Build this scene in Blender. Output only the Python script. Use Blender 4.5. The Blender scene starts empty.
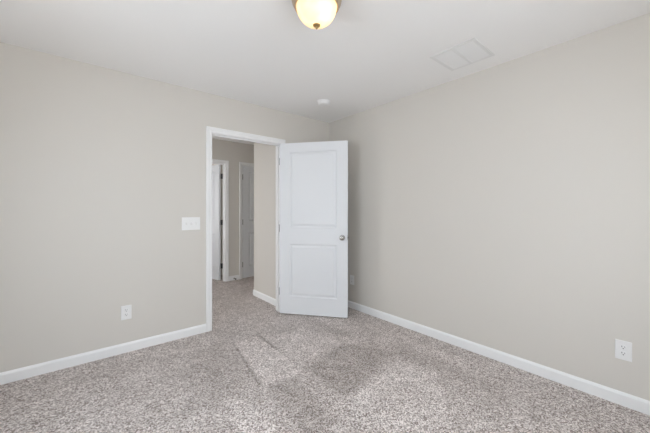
import bpy, bmesh, math
from math import pi, cos, sin, radians as R
from mathutils import Vector, Matrix

scene = bpy.context.scene
COL = scene.collection

# ------------------------------------------------------------------ camera
F_PX = 297.6
cd = bpy.data.cameras.new('camera')
cam = bpy.data.objects.new('camera', cd)
COL.objects.link(cam)
cd.sensor_fit = 'HORIZONTAL'
cd.sensor_width = 36.0
cd.lens = F_PX / 650 * 36.0
cd.shift_y = -(216.5 - 209.6) / 650
cd.clip_start = 0.02
cam.location = (-2.672, -3.109, 1.245)
fwd = Vector((0.6405, 0.7679, 0.0))
cam.rotation_euler = fwd.to_track_quat('-Z', 'Y').to_euler()
scene.camera = cam

# ------------------------------------------------------------------ world, light, exposure
world = bpy.data.worlds.new('sky')
scene.world = world
world.use_nodes = True
wn = world.node_tree
wn.nodes.clear()
wo = wn.nodes.new('ShaderNodeOutputWorld')
wb = wn.nodes.new('ShaderNodeBackground')
wb.inputs[0].default_value = (0.985, 0.997, 1.012, 1)
wb.inputs[1].default_value = 3.75
wn.links.new(wb.outputs[0], wo.inputs[0])

scene.view_settings.view_transform = 'Standard'
scene.view_settings.look = 'None'
scene.view_settings.gamma = 1.0
scene.view_settings.exposure = 0.0
scene.view_settings.use_curve_mapping = False
scene.cycles.use_denoising = True
scene.cycles.max_bounces = 16
scene.cycles.diffuse_bounces = 10
scene.cycles.sample_clamp_indirect = 6.0


def area(name, loc, aim, sx, sy, power, color, spread=180):
    l = bpy.data.lights.new(name, 'AREA')
    l.shape = 'RECTANGLE'
    l.size, l.size_y = sx, sy
    l.energy = power
    l.color = color
    l.spread = R(spread)
    o = bpy.data.objects.new(name, l)
    COL.objects.link(o)
    o.location = loc
    o.rotation_euler = Vector(aim).to_track_quat('-Z', 'Z').to_euler()
    return o


# daylight through the twin window behind the camera and through the side window
area('side_window_ground_bounce', (-3.53, -1.75, 1.42), (1, 0, 0.55), 1.15, 1.40, 2.5, (1.0, 0.98, 0.95))
area('window_ground_bounce', (-1.75, -3.80, 1.42), (0, 1, 0.55), 1.75, 1.40, 2.5, (1.0, 0.98, 0.95))
area('side_window_sky_light', (-3.53, -1.75, 1.42), (1, 0, -0.75), 1.15, 1.40, 13, (0.62, 0.82, 1.0))
area('window_sky_light', (-1.75, -3.80, 1.42), (0, 1, -0.9), 1.75, 1.40, 14, (0.70, 0.85, 1.0))

# ------------------------------------------------------------------ materials


def new_mat(name):
    m = bpy.data.materials.new(name)
    m.use_nodes = True
    nt = m.node_tree
    return m, nt, nt.nodes['Principled BSDF']


def plain(name, col, rough=0.5, metal=0.0, bump=0.0, bscale=200.0, var=0.0, spec=0.5):
    m, nt, b = new_mat(name)
    b.inputs['Roughness'].default_value = rough
    b.inputs['Metallic'].default_value = metal
    b.inputs['Specular IOR Level'].default_value = spec
    tc = nt.nodes.new('ShaderNodeTexCoord')
    n = nt.nodes.new('ShaderNodeTexNoise')
    n.inputs['Scale'].default_value = bscale
    n.inputs['Detail'].default_value = 3
    nt.links.new(tc.outputs['Object'], n.inputs['Vector'])
    mix = nt.nodes.new('ShaderNodeMix')
    mix.data_type = 'RGBA'
    mix.inputs[6].default_value = tuple(c * (1 - var) for c in col) + (1,)
    mix.inputs[7].default_value = tuple(min(1, c * (1 + var)) for c in col) + (1,)
    nt.links.new(n.outputs['Fac'], mix.inputs[0])
    nt.links.new(mix.outputs[2], b.inputs['Base Color'])
    if bump:
        bp = nt.nodes.new('ShaderNodeBump')
        bp.inputs['Strength'].default_value = bump
        bp.inputs['Distance'].default_value = 0.002
        nt.links.new(n.outputs['Fac'], bp.inputs['Height'])
        nt.links.new(bp.outputs['Normal'], b.inputs['Normal'])
    return m


M_WALL = plain('greige_wall_paint', (0.672, 0.645, 0.603), 0.75, bump=0.06, bscale=180, var=0.008, spec=0.25)
M_CEIL = plain('flat_white_ceiling_paint', (0.89, 0.887, 0.883), 0.9, bump=0.08, bscale=120, var=0.008, spec=0.1)
M_TRIM = plain('white_semigloss_trim', (0.865, 0.87, 0.875), 0.35, var=0.004, spec=0.4)
M_DOOR = plain('white_door_paint', (0.75, 0.768, 0.795), 0.42, bump=0.03, bscale=90, var=0.004, spec=0.35)
M_PLATE = plain('white_plastic', (0.84, 0.84, 0.84), 0.3, var=0.002)
M_DARK = plain('dark_slot', (0.03, 0.03, 0.03), 0.6)
M_NICKEL = plain('satin_nickel', (0.44, 0.425, 0.41), 0.25, 1.0, var=0.02)
M_HINGE = plain('dull_nickel_hinge', (0.17, 0.168, 0.166), 0.45, 1.0, var=0.02)
M_BRONZE = plain('brushed_warm_nickel', (0.60, 0.48, 0.36), 0.33, 1.0, var=0.05, bscale=60)
M_BRASS = plain('antique_brass', (0.50, 0.36, 0.17), 0.35, 1.0, var=0.05)
M_RUBBER = plain('dark_rubber', (0.05, 0.045, 0.04), 0.7)
M_VENTBACK = plain('pale_grey_backing', (0.78, 0.78, 0.775), 0.9, var=0.02)
M_VENTFRAME = plain('off_white_enamel', (0.785, 0.785, 0.78), 0.4, var=0.003)


def carpet():
    m, nt, b = new_mat('speckled_beige_carpet')
    L = nt.links
    N = nt.nodes.new

    def math_(op, a, c=None, clamp=False):
        n = N('ShaderNodeMath')
        n.operation = op
        n.use_clamp = clamp
        for i, v in enumerate((a, c)):
            if v is None:
                continue
            if isinstance(v, (int, float)):
                n.inputs[i].default_value = v
            else:
                L.new(v, n.inputs[i])
        return n.outputs[0]

    tc = N('ShaderNodeTexCoord')
    geo = tc.outputs['Object']
    # wobble the coordinates a little so that vacuum strokes do not end in ruler lines
    wob = N('ShaderNodeTexNoise')
    wob.inputs['Scale'].default_value = 22
    wob.inputs['Detail'].default_value = 3
    L.new(geo, wob.inputs['Vector'])
    sub = N('ShaderNodeVectorMath'); sub.operation = 'SUBTRACT'
    L.new(wob.outputs['Color'], sub.inputs[0]); sub.inputs[1].default_value = (0.5, 0.5, 0.5)
    sc = N('ShaderNodeVectorMath'); sc.operation = 'SCALE'
    L.new(sub.outputs[0], sc.inputs[0]); sc.inputs[3].default_value = 0.028
    add = N('ShaderNodeVectorMath'); add.operation = 'ADD'
    L.new(geo, add.inputs[0]); L.new(sc.outputs[0], add.inputs[1])
    sep = N('ShaderNodeSeparateXYZ')
    L.new(add.outputs[0], sep.inputs[0])
    X, Y = sep.outputs[0], sep.outputs[1]

    def poly(pts, soft=0.02):
        # convex polygon, any winding -> mask
        a = 0.0
        for i in range(len(pts)):
            x1, y1 = pts[i]; x2, y2 = pts[(i + 1) % len(pts)]
            a += x1 * y2 - x2 * y1
        if a < 0:
            pts = pts[::-1]
        out = None
        for i in range(len(pts)):
            x1, y1 = pts[i]; x2, y2 = pts[(i + 1) % len(pts)]
            ex, ey = x2 - x1, y2 - y1
            l = math.hypot(ex, ey)
            nx, ny = -ey / l, ex / l
            d = math_('ADD', math_('MULTIPLY', X, nx), math_('MULTIPLY', Y, ny))
            d = math_('SUBTRACT', d, nx * x1 + ny * y1)
            s = math_('ADD', math_('DIVIDE', d, soft), 0.5, True)
            out = s if out is None else math_('MULTIPLY', out, s)
        return out

    strokes = [   # vacuum strokes: where the pile lies over one way or the other
        ([(-1.541, -0.422), (-1.314, -0.439), (-1.314, -1.243), (-1.652, -1.224)], 0.024, 0.85),
        ([(-1.555, -0.40), (-1.535, -0.40), (-1.660, -1.200), (-1.685, -1.190)], 0.012, -1.1),
        ([(-1.285, -0.52), (-0.859, -0.56), (-0.771, -1.07), (-1.285, -1.15)], 0.05, 0.62),
        ([(-1.301, -0.40), (-1.275, -0.40), (-1.285, -0.80), (-1.315, -0.80)], 0.014, -1.2),
        ([(-1.291, -1.225), (-0.749, -1.095), (-0.535, -1.503), (-1.247, -1.68), (-1.325, -1.63)], 0.05, -0.95),
        ([(-1.885, -1.10), (-1.855, -1.20), (-1.75, -1.80), (-2.05, -1.75)], 0.05, 0.75),
        ([(-1.68, -1.25), (-1.42, -1.26), (-1.50, -1.80), (-1.70, -1.85)], 0.06, -0.75),
        ([(-1.60, -0.35), (-1.68, -1.15), (-2.2, -1.2), (-1.95, -0.35)], 0.12, -0.45),
        ([(-1.234, -1.700), (-0.608, -1.60), (-0.557, -1.902), (-1.074, -2.30), (-1.374, -2.05)], 0.05, 0.55),
        ([(-0.70, -0.40), (-0.62, -0.40), (-0.55, -1.0), (-0.68, -1.0)], 0.05, -0.5),
        ([(-0.55, -1.45), (-0.40, -1.40), (-0.36, -2.3), (-0.55, -2.3)], 0.08, -0.4),
        ([(-0.30, -0.9), (-0.22, -0.9), (-0.2, -2.0), (-0.3, -2.0)], 0.06, 0.4),
        ([(-1.35, 0.05), (-0.85, 0.05), (-0.86, -0.30), (-1.30, -0.36)], 0.08, 0.25),
    ]
    nap = None
    for pts, soft, amt in strokes:
        v = math_('MULTIPLY', poly(pts, soft), amt)
        nap = v if nap is None else math_('ADD', nap, v)
    big = N('ShaderNodeTexNoise')
    big.inputs['Scale'].default_value = 5.0
    big.inputs['Detail'].default_value = 5
    big.inputs['Roughness'].default_value = 0.62
    L.new(geo, big.inputs['Vector'])
    nap = math_('ADD', nap, math_('MULTIPLY', math_('SUBTRACT', big.outputs['Fac'], 0.5), 2.3))
    napf = math_('ADD', math_('MULTIPLY', nap, 0.5), 0.5, True)

    # yarn flecks: each tuft has its own tone, with finer noise inside and looser clumps across
    vo = N('ShaderNodeTexVoronoi')
    vo.inputs['Scale'].default_value = 150
    vo.inputs['Randomness'].default_value = 1.0
    L.new(geo, vo.inputs['Vector'])
    vs = N('ShaderNodeSeparateColor')
    L.new(vo.outputs['Color'], vs.inputs[0])
    f1 = N('ShaderNodeTexNoise')
    f1.inputs['Scale'].default_value = 140
    f1.inputs['Detail'].default_value = 3
    f1.inputs['Roughness'].default_value = 0.8
    L.new(geo, f1.inputs['Vector'])
    f2 = N('ShaderNodeTexNoise')
    f2.inputs['Scale'].default_value = 17
    f2.inputs['Detail'].default_value = 3
    f2.inputs['Roughness'].default_value = 0.7
    L.new(geo, f2.inputs['Vector'])
    tone = math_('ADD', math_('MULTIPLY', math_('SUBTRACT', vs.outputs[0], 0.5), 0.85),
                 math_('MULTIPLY', math_('SUBTRACT', f1.outputs['Fac'], 0.5), 0.9))
    tone = math_('ADD', tone, math_('MULTIPLY', math_('SUBTRACT', f2.outputs['Fac'], 0.5), 0.35))
    tone = math_('ADD', tone, 0.5, True)
    ramp = N('ShaderNodeValToRGB')
    e = ramp.color_ramp.elements
    e[0].position = 0.06; e[0].color = (0.165, 0.130, 0.118, 1)
    e[1].position = 0.92; e[1].color = (0.78, 0.745, 0.73, 1)
    k = e.new(0.34); k.color = (0.355, 0.315, 0.295, 1)
    k = e.new(0.52); k.color = (0.49, 0.452, 0.436, 1)
    L.new(tone, ramp.inputs[0])
    hs = N('ShaderNodeMix'); hs.data_type = 'RGBA'; hs.blend_type = 'MULTIPLY'
    hs.inputs[0].default_value = 1.0
    L.new(ramp.outputs[0], hs.inputs[6])
    nr = N('ShaderNodeValToRGB')
    nr.color_ramp.elements[0].color = (0.89, 0.85, 0.82, 1)
    nr.color_ramp.elements[1].color = (1.47, 1.44, 1.43, 1)
    L.new(napf, nr.inputs[0])
    L.new(nr.outputs[0], hs.inputs[7])
    L.new(hs.outputs[2], b.inputs['Base Color'])
    b.inputs['Roughness'].default_value = 1.0
    b.inputs['Specular IOR Level'].default_value = 0.0
    b.inputs['Sheen Weight'].default_value = 0.15
    b.inputs['Sheen Roughness'].default_value = 0.6
    hgt = math_('ADD', math_('MULTIPLY', vo.outputs['Distance'], -0.6), math_('MULTIPLY', tone, 0.9))
    bp = N('ShaderNodeBump')
    bp.inputs['Strength'].default_value = 0.65
    bp.inputs['Distance'].default_value = 0.008
    L.new(hgt, bp.inputs['Height'])
    L.new(bp.outputs['Normal'], b.inputs['Normal'])
    return m


M_CARPET = carpet()


def lamp_glass():
    m, nt, b = new_mat('alabaster_glass')
    L = nt.links
    tc = nt.nodes.new('ShaderNodeTexCoord')
    n = nt.nodes.new('ShaderNodeTexNoise')
    n.inputs['Scale'].default_value = 9
    n.inputs['Detail'].default_value = 4
    n.inputs['Distortion'].default_value = 1.2
    L.new(tc.outputs['Object'], n.inputs['Vector'])
    r = nt.nodes.new('ShaderNodeValToRGB')
    r.color_ramp.elements[0].position = 0.3
    r.color_ramp.elements[0].color = (1.0, 0.89, 0.70, 1)
    r.color_ramp.elements[1].position = 0.7
    r.color_ramp.elements[1].color = (1.0, 0.95, 0.84, 1)
    L.new(n.outputs['Fac'], r.inputs[0])
    tr = nt.nodes.new('ShaderNodeBsdfTranslucent')
    L.new(r.outputs[0], tr.inputs[0])
    b.inputs['Roughness'].default_value = 0.2
    L.new(r.outputs[0], b.inputs['Base Color'])
    L.new(r.outputs[0], b.inputs['Emission Color'])
    b.inputs['Emission Strength'].default_value = 0.06
    mx = nt.nodes.new('ShaderNodeMixShader')
    mx.inputs[0].default_value = 0.6
    out = nt.nodes['Material Output']
    L.new(b.outputs[0], mx.inputs[1])
    L.new(tr.outputs[0], mx.inputs[2])
    L.new(mx.outputs[0], out.inputs['Surface'])
    return m


M_ALAB = lamp_glass()


def bulb_mat():
    m, nt, b = new_mat('lit_bulb')
    b.inputs['Base Color'].default_value = (1, 0.9, 0.7, 1)
    b.inputs['Emission Color'].default_value = (1, 0.85, 0.6, 1)
    b.inputs['Emission Strength'].default_value = 5
    return m


M_BULB = bulb_mat()


def pane_mat():
    m, nt, b = new_mat('clear_window_glass')
    tr = nt.nodes.new('ShaderNodeBsdfTransparent')
    gl = nt.nodes.new('ShaderNodeBsdfGlossy')
    gl.inputs['Roughness'].default_value = 0.02
    mx = nt.nodes.new('ShaderNodeMixShader')
    mx.inputs[0].default_value = 0.06
    nt.links.new(tr.outputs[0], mx.inputs[1])
    nt.links.new(gl.outputs[0], mx.inputs[2])
    nt.links.new(mx.outputs[0], nt.nodes['Material Output'].inputs['Surface'])
    return m


M_PANE = pane_mat()

# ------------------------------------------------------------------ mesh helpers


def add_box(bm, lo, hi, mi=0, bevel=0.0, seg=2):
    r = bmesh.ops.create_cube(bm, size=1.0)
    vs = r['verts']
    c = [(a + b) / 2 for a, b in zip(lo, hi)]
    s = [b - a for a, b in zip(lo, hi)]
    for v in vs:
        v.co = Vector((c[0] + v.co.x * s[0], c[1] + v.co.y * s[1], c[2] + v.co.z * s[2]))
    fs = {f for v in vs for f in v.link_faces}
    for f in fs:
        f.material_index = mi
    if bevel:
        es = list({e for v in vs for e in v.link_edges})
        g = bmesh.ops.bevel(bm, geom=es, offset=bevel, segments=seg, affect='EDGES', profile=0.5)
        for f in g['faces']:
            f.material_index = mi


def add_lathe(bm, prof, n=32, M=None, mi=0):
    """prof: list of (r, z) along local z."""
    M = M or Matrix()
    rings = []
    for r, z in prof:
        if r < 1e-6:
            rings.append([bm.verts.new(M @ Vector((0, 0, z)))])
        else:
            rings.append([bm.verts.new(M @ Vector((r * cos(2 * pi * i / n), r * sin(2 * pi * i / n), z))) for i in range(n)])
    for a, b in zip(rings, rings[1:]):
        for i in range(n):
            j = (i + 1) % n
            if len(a) == 1 and len(b) == 1:
                continue
            if len(a) == 1:
                f = bm.faces.new((a[0], b[i], b[j]))
            elif len(b) == 1:
                f = bm.faces.new((a[i], a[j], b[0]))
            else:
                f = bm.faces.new((a[i], a[j], b[j], b[i]))
            f.material_index = mi


def add_prism(bm, prof, p0, p1, out, up=Vector((0, 0, 1)), m0=0.0, m1=0.0):
    """Extrude profile (u along out, v along up) from p0 to p1; m0/m1 mitre: shift along the run per u."""
    p0, p1, out = Vector(p0), Vector(p1), Vector(out)
    d = (p1 - p0).normalized()
    a = [bm.verts.new(p0 + out * u + up * v + d * (m0 * u)) for u, v in prof]
    b = [bm.verts.new(p1 + out * u + up * v + d * (m1 * u)) for u, v in prof]
    n = len(prof)
    for i in range(n):
        j = (i + 1) % n
        bm.faces.new((a[i], a[j], b[j], b[i]))
    bm.faces.new(a[::-1])
    bm.faces.new(b)


def finish(name, bm, mats, parent=None, smooth=None, loc=None, rotz=0.0):
    bmesh.ops.recalc_face_normals(bm, faces=bm.faces[:])
    if smooth is not None:
        for f in bm.faces:
            f.smooth = True
        for e in bm.edges:
            if len(e.link_faces) == 2 and e.calc_face_angle(0) > R(smooth):
                e.smooth = False
    me = bpy.data.meshes.new(name)
    bm.to_mesh(me)
    bm.free()
    for m in (mats if isinstance(mats, (list, tuple)) else [mats]):
        me.materials.append(m)
    o = bpy.data.objects.new(name, me)
    COL.objects.link(o)
    if parent is not None:
        o.parent = parent
    if loc is not None:
        o.location = loc
    o.rotation_euler.z = rotz
    return o


def tag(o, label=None, cat=None, group=None, kind=None):
    if label:
        o['label'] = label
    if cat:
        o['category'] = cat
    if group:
        o['group'] = group
    if kind:
        o['kind'] = kind
    return o


def root(name, loc, label, cat, group=None, kind=None, rotz=0.0):
    o = bpy.data.objects.new(name, None)
    o.empty_display_size = 0.1
    COL.objects.link(o)
    o.location = loc
    o.rotation_euler.z = rotz
    return tag(o, label, cat, group, kind)


def box_obj(name, boxes, mats, parent=None, bevel=0.0):
    bm = bmesh.new()
    for lo, hi in boxes:
        add_box(bm, lo, hi, 0, bevel)
    return finish(name, bm, mats, parent)


# ------------------------------------------------------------------ room shell
H = 2.44
XL, YB = -3.45, -3.72          # side wall and window wall of the bedroom
HX0, HX1, HY = -2.45, 0.75, 1.95   # hall
WT = 0.115                      # wall thickness
DX0, DX1, DH = -1.598, -0.779, 2.035    # bedroom doorway (clear)
LX0, LX1 = -1.465, -0.703       # open hall door (clear)
RX0, RX1 = -0.385, 0.330        # closed hall door (clear)
PX, PY = -0.690, 0.883          # partition face and end
FY1 = 3.75                      # room beyond the hall

tag(box_obj('floor', [((XL - 0.2, YB - 0.2, -0.1), (1.0, FY1 + 0.15, 0.0))], M_CARPET),
    'speckled beige wall to wall carpet with vacuum marks', 'carpet', kind='structure')
tag(box_obj('ceiling', [((XL - 0.2, YB - 0.2, H), (1.0, FY1 + 0.15, H + 0.1))], M_CEIL),
    'flat white painted ceiling over bedroom and hall', 'ceiling', kind='structure')

J = 0.019  # jamb board thickness
tag(box_obj('wall_left', [((XL, 0, 0), (DX0 - J, WT, H)), ((DX1 + J, 0, 0), (0.0, WT, H)),
                          ((DX0 - J, 0, DH + J), (DX1 + J, WT, H))], M_WALL),
    'greige bedroom wall with the doorway, switch plate and outlet', 'wall', kind='structure')
tag(box_obj('wall_right', [((0, YB, 0), (WT, WT, H))], M_WALL),
    'long bare greige wall behind the open white door', 'wall', kind='structure')

# window wall behind the camera (twin window) and side wall (single window)
WX0, WX1, WZ0, WZ1 = -2.65, -0.85, 0.70, 2.12
tag(box_obj('wall_rear', [((XL, YB - WT, 0), (WX0, YB, H)), ((WX1, YB - WT, 0), (WT, YB, H)),
                          ((WX0, YB - WT, 0), (WX1, YB, WZ0)), ((WX0, YB - WT, WZ1), (WX1, YB, H))], M_WALL),
    'greige wall with a twin window facing the doorway', 'wall', kind='structure')
SY0, SY1 = -2.35, -1.15
tag(box_obj('wall_side', [((XL - WT, YB - WT, 0), (XL, SY0, H)), ((XL - WT, SY1, 0), (XL, WT, H)),
                          ((XL - WT, SY0, 0), (XL, SY1, WZ0)), ((XL - WT, SY0, WZ1), (XL, SY1, H))], M_WALL),
    'greige wall with a single window facing the long bare wall', 'wall', kind='structure')

# hall
tag(box_obj('wall_partition', [((PX, WT, 0), (0.75, PY, H))], M_WALL),
    'greige hall wall just inside the doorway ending in a corner', 'wall', kind='structure')
tag(box_obj('wall_hall', [((HX0, HY, 0), (LX0 - J, HY + WT, H)), ((LX1 + J, HY, 0), (RX0 - J, HY + WT, H)),
                          ((RX1 + J, HY, 0), (HX1, HY + WT, H)),
                          ((LX0 - J, HY, DH + J), (LX1 + J, HY + WT, H)), ((RX0 - J, HY, DH + J), (RX1 + J, HY + WT, H))], M_WALL),
    'greige far hall wall holding two white doors', 'wall', kind='structure')
tag(box_obj('wall_hall_end', [((HX1, PY, 0), (HX1 + WT, HY + WT, H))], M_WALL),
    'short greige wall closing the hall behind the corner', 'wall', kind='structure')
tag(box_obj('wall_hall_start', [((HX0 - WT, WT, 0), (HX0, 0.68, H)), ((HX0 - WT, 1.44, 0), (HX0, HY + WT, H)),
                                ((HX0 - WT, 0.68, DH + 0.05), (HX0, 1.44, H))], M_WALL),  # opening added and sized for the sky light it lets into the hall
    'unseen greige wall with an opening added to let light into the hall', 'wall', kind='structure')
tag(box_obj('wall_beyond', [((-2.0, HY + WT, 0), (-1.9, 2.55, H)), ((-2.0, 3.35, 0), (-1.9, FY1, H)), ((-2.0, 2.55, 0), (-1.9, 3.35, 0.75)), ((-2.0, 2.55, 2.05), (-1.9, 3.35, H)), ((-0.55, HY + WT, 0), (-0.45, FY1, H)),  # opening in the left wall added so sky light reaches the ajar door
                            ((-2.0, FY1, 0), (-0.45, FY1 + 0.1, H)),
                            ((-0.45, HY + 0.35, 0), (0.75, HY + 0.45, H))], M_WALL),
    'greige walls of the room behind the ajar hall door', 'wall', kind='structure')

# ------------------------------------------------------------------ windows (behind the camera)


def window(name, label, cx, cz, w, h, M):
    r = root(name, (0, 0, 0), label, 'window', kind='structure')
    r.matrix_world = M
    bm = bmesh.new()
    fw = 0.045
    for lo, hi in (((-w / 2, 0.02, -h / 2), (-w / 2 + fw, 0.08, h / 2)), ((w / 2 - fw, 0.02, -h / 2), (w / 2, 0.08, h / 2)),
                   ((-w / 2 + fw, 0.02, -h / 2), (w / 2 - fw, 0.08, -h / 2 + fw)), ((-w / 2 + fw, 0.02, h / 2 - fw), (w / 2 - fw, 0.08, h / 2)),
                   ((-w / 2 + fw, 0.03, -0.02), (w / 2 - fw, 0.07, 0.02))):
        add_box(bm, lo, hi)
    finish('frame', bm, M_TRIM, r)
    bm = bmesh.new()
    add_box(bm, (-w / 2 + fw, 0.047, -h / 2 + fw), (w / 2 - fw, 0.053, h / 2 - fw))
    finish('pane', bm, M_PANE, r)
    bm = bmesh.new()
    add_box(bm, (-w / 2 - 0.04, -0.03, -h / 2 - 0.02), (w / 2 + 0.04, 0.02, -h / 2), bevel=0.004)
    finish('sill', bm, M_TRIM, r)
    return r


wc = (WZ0 + WZ1) / 2
# local +y points out of the room
Mrear = lambda x: Matrix.Translation((x, YB, wc)) @ Matrix.Rotation(pi, 4, 'Z')
window('window_1', 'white framed window in the rear wall near the side wall', 0, 0, 0.88, WZ1 - WZ0, Mrear(WX0 + 0.44))
window('window_2', 'white framed window in the rear wall near the long bare wall', 0, 0, 0.88, WZ1 - WZ0, Mrear(WX1 - 0.44))
tag(box_obj('trim_1', [((WX0 + 0.88, YB - 0.09, WZ0), (WX1 - 0.88, YB, WZ1))], M_TRIM),
    'white mullion post between the twin windows', 'trim', kind='structure')
window('window_3', 'white framed window in the side wall', 0, 0, SY1 - SY0, WZ1 - WZ0,
       Matrix.Translation((XL, (SY0 + SY1) / 2, wc)) @ Matrix.Rotation(pi / 2, 4, 'Z'))

# ------------------------------------------------------------------ baseboards
BH, BT = 0.083, 0.013
BPROF = [(0, 0), (BT, 0), (BT, BH - 0.016), (BT * 0.72, BH - 0.007), (BT * 0.35, BH), (0, BH)]


def baseboard(name, runs, label):
    bm = bmesh.new()
    for p0, p1, out, m0, m1 in runs:
        add_prism(bm, BPROF, (*p0, 0), (*p1, 0), (*out, 0), m0=m0, m1=m1)
    return tag(finish(name, bm, M_TRIM), label, 'baseboard', kind='structure')


CW = 0.057   # casing width
REV = 0.004
baseboard('baseboard_left', [((XL, 0), (DX0 - REV - CW, 0), (0, -1), 1, 0)], 'white baseboard under the switch plate wall')
baseboard('baseboard_corner', [((DX1 + REV + CW, 0), (0, 0), (0, -1), 0, -1)], 'short white baseboard behind the open door')
baseboard('baseboard_right', [((0, 0), (0, YB), (-1, 0), 1, -1)], 'white baseboard along the long bare wall')
baseboard('baseboard_rear', [((0, YB), (XL, YB), (0, 1), 1, -1)], 'white baseboard under the twin window')
baseboard('baseboard_side', [((XL, YB), (XL, 0), (1, 0), 1, -1)], 'white baseboard under the side window')
baseboard('baseboard_partition', [((PX, WT + 0.014), (PX, PY), (-1, 0), 0, 1), ((PX, PY), (HX1, PY), (0, 1), -1, 0)],
          'white baseboard wrapping the hall wall corner inside the doorway')
baseboard('baseboard_hall', [((LX1 + REV + CW, HY), (RX0 - REV - CW, HY), (0, -1), 0, 0)],
          'short white baseboard between the two hall doors')
baseboard('baseboard_hall_end', [((HX0, HY), (LX0 - REV - CW, HY), (0, -1), 1, 0)], 'white baseboard beside the ajar hall door')

# ------------------------------------------------------------------ door frames
# casing profile: u out from wall, v across (0 = inner edge, CW = outer edge)
CPROF = [(0, 0), (0.008, 0), (0.011, 0.006), (0.011, 0.020), (0.015, 0.030), (0.017, 0.046), (0.017, CW - 0.004), (0.013, CW), (0, CW)]


def casing_set(r, x0, x1, h, y, oy):
    """side and head casings on plane y, facing oy (+1/-1)."""
    xi0, xi1, hi = x0 - REV, x1 + REV, h + REV
    for x, s in ((xi0, -1), (xi1, 1)):
        bm = bmesh.new()
        a = [bm.verts.new((x + s * v, y + oy * u, 0)) for u, v in CPROF]
        b = [bm.verts.new((x + s * v, y + oy * u, hi + v)) for u, v in CPROF]
        n = len(a)
        for i in range(n):
            j = (i + 1) % n
            bm.faces.new((a[i], a[j], b[j], b[i]))
        bm.faces.new(a); bm.faces.new(b)
        finish('side_casing', bm, M_TRIM, r)
    bm = bmesh.new()
    a = [bm.verts.new((xi0 - v, y + oy * u, hi + v)) for u, v in CPROF]
    b = [bm.verts.new((xi1 + v, y + oy * u, hi + v)) for u, v in CPROF]
    n = len(a)
    for i in range(n):
        j = (i + 1) % n
        bm.faces.new((a[i], a[j], b[j], b[i]))
    bm.faces.new(a); bm.faces.new(b)
    finish('head_casing', bm, M_TRIM, r)


def door_frame(name, label, x0, x1, h, y0, y1, stop, both=True):
    r = root(name, (0, 0, 0), label, 'door frame', kind='structure')
    for lo, hi in (((x0 - J, y0, 0), (x0, y1, h)), ((x1, y0, 0), (x1 + J, y1, h))):
        bm = bmesh.new(); add_box(bm, lo, hi); finish('side_jamb', bm, M_TRIM, r)
    bm = bmesh.new(); add_box(bm, (x0 - J, y0, h), (x1 + J, y1, h + J)); finish('head_jamb', bm, M_TRIM, r)
    s0, s1 = stop
    bm = bmesh.new()
    add_box(bm, (x0, s0, 0), (x0 + 0.011, s1, h - 0.011))
    add_box(bm, (x1 - 0.011, s0, 0), (x1, s1, h - 0.011))
    add_box(bm, (x0, s0, h - 0.011), (x1, s1, h))
    finish('door_stop_strip', bm, M_TRIM, r)
    casing_set(r, x0, x1, h, y0, -1)
    if both:
        casing_set(r, x0, x1, h, y1, 1)
    return r


door_frame('trim_2', 'white casing and jamb around the bedroom doorway', DX0, DX1, DH, 0, WT, (0.039, 0.072))
door_frame('trim_3', 'white casing around the ajar door in the hall', LX0, LX1, DH, HY, HY + WT, (HY + 0.038, HY + 0.074))
door_frame('trim_4', 'white casing around the closed door in the hall', RX0, RX1, DH, HY, HY + WT, (HY + 0.040, HY + 0.074))

# ------------------------------------------------------------------ doors


def door_slab_bm(w, h, t, stile=0.122, panels=((0.205, 0.825), (1.025, 1.915)), cut=0.010):
    """slab spans u 0..w along +x, thickness 0..t along +y, z 0..h; two raised panels pressed in both faces."""
    bm = bmesh.new()
    xs = [0, stile, w - stile, w]
    zs = [0]
    for a, b in panels:
        zs += [a, b]
    zs.append(h)
    steps = [(0.0, 0.0), (0.003, 0.4 * cut), (0.010, cut), (0.020, cut), (0.040, 0.25 * cut)]   # (inset, depth)
    for y, s in ((0.0, 1), (t, -1)):
        for i in range(3):
            for k in range(len(zs) - 1):
                X0, X1, Z0, Z1 = xs[i], xs[i + 1], zs[k], zs[k + 1]
                if i == 1 and k % 2 == 1:
                    prev = None
                    for ins, dep in steps:
                        ring = [bm.verts.new((X0 + ins, y + s * dep, Z0 + ins)), bm.verts.new((X1 - ins, y + s * dep, Z0 + ins)),
                                bm.verts.new((X1 - ins, y + s * dep, Z1 - ins)), bm.verts.new((X0 + ins, y + s * dep, Z1 - ins))]
                        if prev:
                            for q in range(4):
                                bm.faces.new((prev[q], prev[(q + 1) % 4], ring[(q + 1) % 4], ring[q]))
                        prev = ring
                    bm.faces.new(prev)
                else:
                    bm.faces.new([bm.verts.new(p) for p in ((X0, y, Z0), (X1, y, Z0), (X1, y, Z1), (X0, y, Z1))])
    for pts in (((0, 0, 0), (0, t, 0), (0, t, h), (0, 0, h)), ((w, 0, 0), (w, t, 0), (w, t, h), (w, 0, h)),
                ((0, 0, 0), (w, 0, 0), (w, t, 0), (0, t, 0)), ((0, 0, h), (w, 0, h), (w, t, h), (0, t, h))):
        bm.faces.new([bm.verts.new(p) for p in pts])
    bmesh.ops.remove_doubles(bm, verts=bm.verts[:], dist=1e-5)
    return bm


KNOB = [(0, 0), (0.031, 0), (0.032, 0.004), (0.029, 0.008), (0.014, 0.010), (0.011, 0.014), (0.011, 0.026),
        (0.017, 0.031), (0.0245, 0.038), (0.0275, 0.046), (0.0265, 0.054), (0.021, 0.060), (0.012, 0.063), (0, 0.064)]


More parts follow.
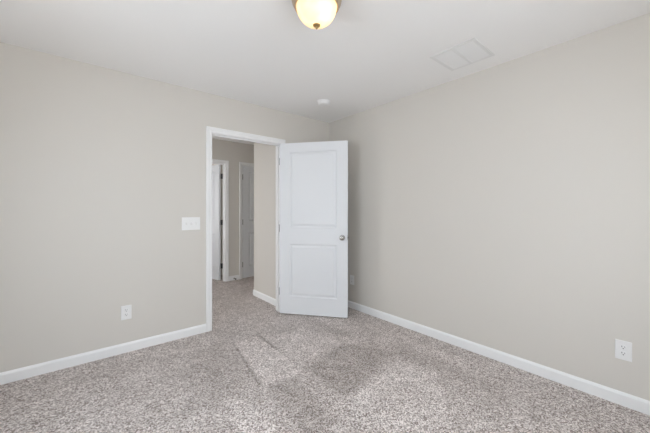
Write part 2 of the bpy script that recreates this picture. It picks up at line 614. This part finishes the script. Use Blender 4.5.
def make_door(name, label, barrel, w, h, u0, y0, ang, mirror=False, knob_z=0.925, knobs=True, cut=0.010):
    """root at the hinge barrel. Closed door runs along local +x (mirror=False) with its hinge face at local y = y0..
       The hinge face (where barrels show) is at local y=y0 and the slab goes to +y."""
    t = 0.035
    r = root(name, barrel, label, 'door', kind='structure', rotz=ang)
    sx = -1 if mirror else 1
    S = Matrix.Diagonal((sx, 1, 1, 1))
    bm = door_slab_bm(w, h, t, cut=cut)
    bmesh.ops.transform(bm, matrix=S @ Matrix.Translation((u0, y0, 0.012)), verts=bm.verts[:])
    if mirror:
        bmesh.ops.reverse_faces(bm, faces=bm.faces[:])
    finish('slab', bm, M_DOOR, r)
    if knobs:
        for y, s in ((y0, -1), (y0 + t, 1)):
            bm = bmesh.new()
            M = S @ Matrix.Translation((u0 + w - 0.060, y, knob_z)) @ Matrix.Rotation(-s * pi / 2, 4, 'X')
            add_lathe(bm, KNOB, 32, M)
            finish('knob', bm, M_NICKEL, r, smooth=40)
        bm = bmesh.new()
        add_box(bm, (u0 + w - 0.0005, y0 + 0.005, knob_z - 0.028), (u0 + w + 0.001, y0 + t - 0.005, knob_z + 0.028))
        add_box(bm, (u0 + w, y0 + 0.011, knob_z - 0.009), (u0 + w + 0.010, y0 + t - 0.011, knob_z + 0.009), bevel=0.002)
        bmesh.ops.transform(bm, matrix=S, verts=bm.verts[:])
        finish('latch_plate', bm, M_NICKEL, r)
    return r


def hinges(r, ang_jamb, zs, jamb_leaf=None, door_leaf=None):
    """barrels on the root axis, with the leaf let into the jamb (world frame -> local by rotating back)."""
    for z in zs:
        bm = bmesh.new()
        add_lathe(bm, [(0, z - 0.047), (0.0055, z - 0.046), (0.0062, z - 0.044), (0.0062, z + 0.044), (0.0055, z + 0.046), (0, z + 0.050)], 14)
        Mx = Matrix.Rotation(-r.rotation_euler.z, 4, 'Z')
        for leaf, MM in ((jamb_leaf, Mx), (door_leaf, Matrix())):
            if leaf:
                b2 = bmesh.new()
                add_box(b2, (leaf[0], leaf[1], z - 0.044), (leaf[2], leaf[3], z + 0.044))
                bmesh.ops.transform(b2, matrix=MM, verts=b2.verts[:])
                me = bpy.data.meshes.new('tmp'); b2.to_mesh(me); b2.free()
                bm.from_mesh(me); bpy.data.meshes.remove(me)
        finish('hinge', bm, M_HINGE, r, smooth=40)


# bedroom door: closed it runs along world -x from the barrel with the hinge face on the room side (-y)
BX, BY = DX1 - 0.002, -0.008
ang = R(128.5)
d1 = make_door('door_1', 'white two panel bedroom door standing open into the room', (BX, BY, 0), 0.813, 2.02, 0.003, 0.008, ang, mirror=True)
hinges(d1, 0, (0.255, 1.02, 1.83), jamb_leaf=(0.0015, 0.004, 0.0045, 0.036), door_leaf=(-0.0035, 0.008, -0.0015, 0.040))

# ajar hall door: opens away into the dark room; hinge face on the far side (+y), so build it rotated by pi:
# closed it runs along -x from the barrel
bx, by = LX1 - 0.001, HY + WT + 0.008
r3 = make_door('door_2', 'white two panel hall door standing ajar into a dark room', (bx, by, 0), 0.745, 2.018, 0.008, 0.030,
               pi - R(74), mirror=False, cut=0.015)
hinges(r3, 0, (0.255, 1.02, 1.83), jamb_leaf=(-0.002, -0.045, 0.0, -0.010), door_leaf=(0.0, 0.0, 0.010, 0.032))

# closed hall door: hinge on its left, hinge face on the hall side
r4 = make_door('door_3', 'white two panel hall door standing shut at the corner', (RX0 + 0.002, HY - 0.006, 0), 0.709, 2.018, 0.002, 0.008, 0, cut=0.015)
hinges(r4, 0, (0.255, 1.02, 1.83), jamb_leaf=(-0.0035, 0.0, -0.0015, 0.03), door_leaf=None)

# spring door stop on the short hall baseboard
ds = root('door_stop', (-0.545, HY - BT, 0.035), 'small spring door stop with dark tip on the hall baseboard', 'door stop')
bm = bmesh.new()
add_lathe(bm, [(0, 0), (0.012, 0), (0.012, 0.004), (0.007, 0.008)] + [(0.0055 + 0.0012 * (i % 2), 0.010 + 0.0025 * i) for i in range(20)] + [(0, 0.062)],
          14, Matrix.Rotation(pi / 2, 4, 'X'))
finish('spring', bm, M_NICKEL, ds, smooth=50)
bm = bmesh.new()
add_lathe(bm, [(0, 0.058), (0.010, 0.058), (0.0115, 0.064), (0.010, 0.074), (0, 0.077)], 14, Matrix.Rotation(pi / 2, 4, 'X'))
tag(finish('tip', bm, M_RUBBER, ds, smooth=50), 'dark rubber tip')

# ------------------------------------------------------------------ outlets and switch
# local frame: plate in local xz plane, facing local -y


def outlet(loc, rotz, label, w=0.077, h=0.122):
    r = root('wall_outlet', loc, label, 'outlet', group='duplex wall outlets', rotz=rotz)
    bm = bmesh.new()
    add_box(bm, (-w / 2, -0.0055, -h / 2), (w / 2, 0.0, h / 2), bevel=0.0025)
    finish('cover_plate', bm, M_PLATE, r)
    for z in (0.0195, -0.0195):
        bm = bmesh.new()
        # rounded receptacle face with flat top and bottom
        n = 28
        ring = []
        for i in range(n):
            a = 2 * pi * i / n
            ring.append((0.0172 * cos(a), max(-0.0135, min(0.0135, 0.0172 * sin(a)))))
        f0 = [bm.verts.new((x, -0.0045, z + q)) for x, q in ring]
        f1 = [bm.verts.new((x * 0.97, -0.0080, z + q * 0.97)) for x, q in ring]
        for i in range(n):
            j = (i + 1) % n
            bm.faces.new((f0[i], f0[j], f1[j], f1[i]))
        bm.faces.new(f1)
        rc = finish('receptacle', bm, M_PLATE, r)
        bm = bmesh.new()
        add_box(bm, (-0.0078, -0.0083, z + 0.0005), (-0.0050, -0.0076, z + 0.0095))
        add_box(bm, (0.0050, -0.0083, z + 0.0015), (0.0074, -0.0076, z + 0.0085))
        add_lathe(bm, [(0, 0.0075), (0.0030, 0.0075), (0.0030, 0.0083), (0, 0.0083)], 10,
                  Matrix.Translation((0, 0, z - 0.0065)) @ Matrix.Rotation(pi / 2, 4, 'X'))
        tag(finish('slots', bm, M_DARK, rc), 'dark plug slots')
    bm = bmesh.new()
    add_lathe(bm, [(0, 0.005), (0.0032, 0.005), (0.0030, 0.0066), (0, 0.0070)], 10, Matrix.Rotation(pi / 2, 4, 'X'))
    finish('screw', bm, M_PLATE, r, smooth=40)
    return r


outlet((-2.340, 0, 0.347), 0, 'white duplex outlet low on the wall under the switch plate')
outlet((0, -2.871, 0.350), -pi / 2, 'white duplex outlet low on the long bare wall, nearest the camera')
outlet((0, -0.443, 0.357), -pi / 2, 'white duplex outlet half hidden beside the free edge of the open door', 0.075, 0.12)

sw = root('light_switch', (-1.804, 0, 1.107), 'white three gang switch plate on the wall beside the doorway', 'light switch')
bm = bmesh.new()
add_box(bm, (-0.086, -0.0055, -0.063), (0.086, 0, 0.063), bevel=0.0025)
finish('cover_plate', bm, M_PLATE, sw)
for i, x in enumerate((-0.046, 0.0, 0.046)):
    bm = bmesh.new()
    add_box(bm, (x - 0.0055, -0.0062, -0.0125), (x + 0.0055, -0.0052, 0.0125))
    fr = finish('switch_slot', bm, M_VENTBACK, sw)
    bm = bmesh.new()
    add_box(bm, (-0.0042, -0.017, -0.005), (0.0042, 0.0, 0.005), bevel=0.0015)
    up = 1 if i != 1 else -1
    bmesh.ops.transform(bm, matrix=Matrix.Translation((x, -0.004, 0)) @ Matrix.Rotation(-up * R(28), 4, 'X'), verts=bm.verts[:])
    finish('toggle', bm, M_PLATE, sw)
for x in (-0.046, 0.0, 0.046):
    for z in (-0.030, 0.030):
        bm = bmesh.new()
        add_lathe(bm, [(0, 0.005), (0.0032, 0.005), (0.0030, 0.0064), (0, 0.0068)], 10,
                  Matrix.Translation((x, 0, z)) @ Matrix.Rotation(pi / 2, 4, 'X'))
        finish('screw', bm, M_PLATE, sw, smooth=40)

# ------------------------------------------------------------------ ceiling fixtures
LXc, LYc = -1.645, -1.805
lamp = root('ceiling_lamp', (LXc, LYc, H), 'lit flush ceiling lamp with alabaster glass bowl and warm metal ring', 'lamp')
bm = bmesh.new()
add_lathe(bm, [(0.0, 0.0), (0.122, 0.0), (0.130, -0.003), (0.1390, -0.014), (0.1400, -0.022), (0.1395, -0.032), (0.1365, -0.044), (0.131, -0.054),
               (0.130, -0.057), (0.127, -0.063), (0.123, -0.069), (0.118, -0.071), (0.1135, -0.068), (0.112, -0.060), (0.112, -0.020), (0.0, -0.020)], 64)
finish('ring', bm, M_BRONZE, lamp, smooth=30)
bm = bmesh.new()
prof = []
zt, zb, rt = -0.058, -0.168, 0.1135
for i in range(17):
    a = i / 16 * pi / 2
    prof.append((rt * cos(a) ** 0.92 if i < 16 else 0.0, zt + (zb - zt) * sin(a)))
inner = [(max(0.0, q - 0.004), z + 0.004) for q, z in reversed(prof[:-1])]
add_lathe(bm, prof + [(0.0, zb + 0.004)] + inner + [prof[0]], 64)
finish('glass_bowl', bm, M_ALAB, lamp, smooth=40)
bm = bmesh.new()
add_lathe(bm, [(0.0, -0.160), (0.017, -0.163), (0.0205, -0.167), (0.0195, -0.1715), (0.014, -0.175), (0.007, -0.1775), (0.005, -0.181), (0.0065, -0.185), (0.004, -0.189), (0, -0.190)], 24)
tag(finish('finial', bm, M_BRASS, lamp, smooth=40), 'small brass finial')
for s in (-1, 1):
    bm = bmesh.new()
    c = Vector((s * 0.038, -s * 0.030, -0.075))
    add_lathe(bm, [(0, 0.042), (0.012, 0.040), (0.012, 0.022), (0.024, 0.006), (0.026, -0.006), (0.018, -0.020), (0, -0.026)], 20,
              Matrix.Translation(c))
    finish('bulb', bm, M_BULB, lamp, smooth=60)
pl = bpy.data.lights.new('lamp_light', 'POINT')
pl.energy = 0.5
pl.color = (1.0, 0.84, 0.62)
pl.shadow_soft_size = 0.03
plo = bpy.data.objects.new('lamp_light', pl)
COL.objects.link(plo)
plo.location = (LXc + 0.004, LYc - 0.046, H - 0.098)

# smoke detector
sd = root('smoke_detector', (-0.575, -0.570, H), 'round white smoke detector on the ceiling near the corner', 'smoke detector')
bm = bmesh.new()
add_lathe(bm, [(0, 0), (0.070, 0), (0.070, -0.008), (0.066, -0.010), (0, -0.010)], 40)
finish('base', bm, M_PLATE, sd, smooth=40)
bm = bmesh.new()
add_lathe(bm, [(0, -0.009), (0.062, -0.010), (0.062, -0.016), (0.058, -0.017), (0.058, -0.020), (0.062, -0.021), (0.060, -0.030), (0.052, -0.036), (0.030, -0.039), (0, -0.040)], 40)
finish('cover', bm, M_PLATE, sd, smooth=30)
bm = bmesh.new()
add_lathe(bm, [(0, -0.039), (0.009, -0.0395), (0.009, -0.0415), (0, -0.0422)], 16, Matrix.Translation((0.026, -0.01, 0.0013)))
finish('test_button', bm, M_VENTBACK, sd, smooth=40)

# return air grille
vx0, vx1, vy0, vy1 = -0.552, -0.198, -2.188, -1.844
vent = root('ceiling_vent', ((vx0 + vx1) / 2, (vy0 + vy1) / 2, H), 'square white return air grille on the ceiling near the long wall', 'vent')
hx, hy = (vx1 - vx0) / 2, (vy1 - vy0) / 2
b = 0.026
bm = bmesh.new()
T = 0.007
for lo, hi in (((-hx, -hy, -T), (hx, -hy + b, 0)), ((-hx, hy - b, -T), (hx, hy, 0)),
               ((-hx, -hy + b, -T), (-hx + b, hy - b, 0)), ((hx - b, -hy + b, -T), (hx, hy - b, 0)),
               ((-hx + b, -0.011, -T), (hx - b, 0.011, 0))):
    add_box(bm, lo, hi, bevel=0.002)
finish('frame', bm, M_VENTFRAME, vent)
bm = bmesh.new()
add_box(bm, (-hx + b, -hy + b, -0.0015), (hx - b, hy - b, 0.0))
finish('backing', bm, M_VENTBACK, vent)
nsl = 22
for half in (-1, 1):
    ya, yb = (-hy + b, -0.011) if half < 0 else (0.011, hy - b)
    bm = bmesh.new()
    for i in range(nsl):
        x = -hx + b + (i + 0.5) * (2 * hx - 2 * b) / nsl
        q = [bm.verts.new(p) for p in ((x + 0.0072, ya, -0.0052), (x + 0.0066, ya, -0.0058), (x - 0.0072, ya, -0.0030), (x - 0.0066, ya, -0.0024))]
        w_ = [bm.verts.new((v.co.x, yb, v.co.z)) for v in q]
        for k in range(4):
            j = (k + 1) % 4
            bm.faces.new((q[k], q[j], w_[j], w_[k]))
        bm.faces.new(q); bm.faces.new(w_)
    finish('louvers', bm, M_PLATE, vent)
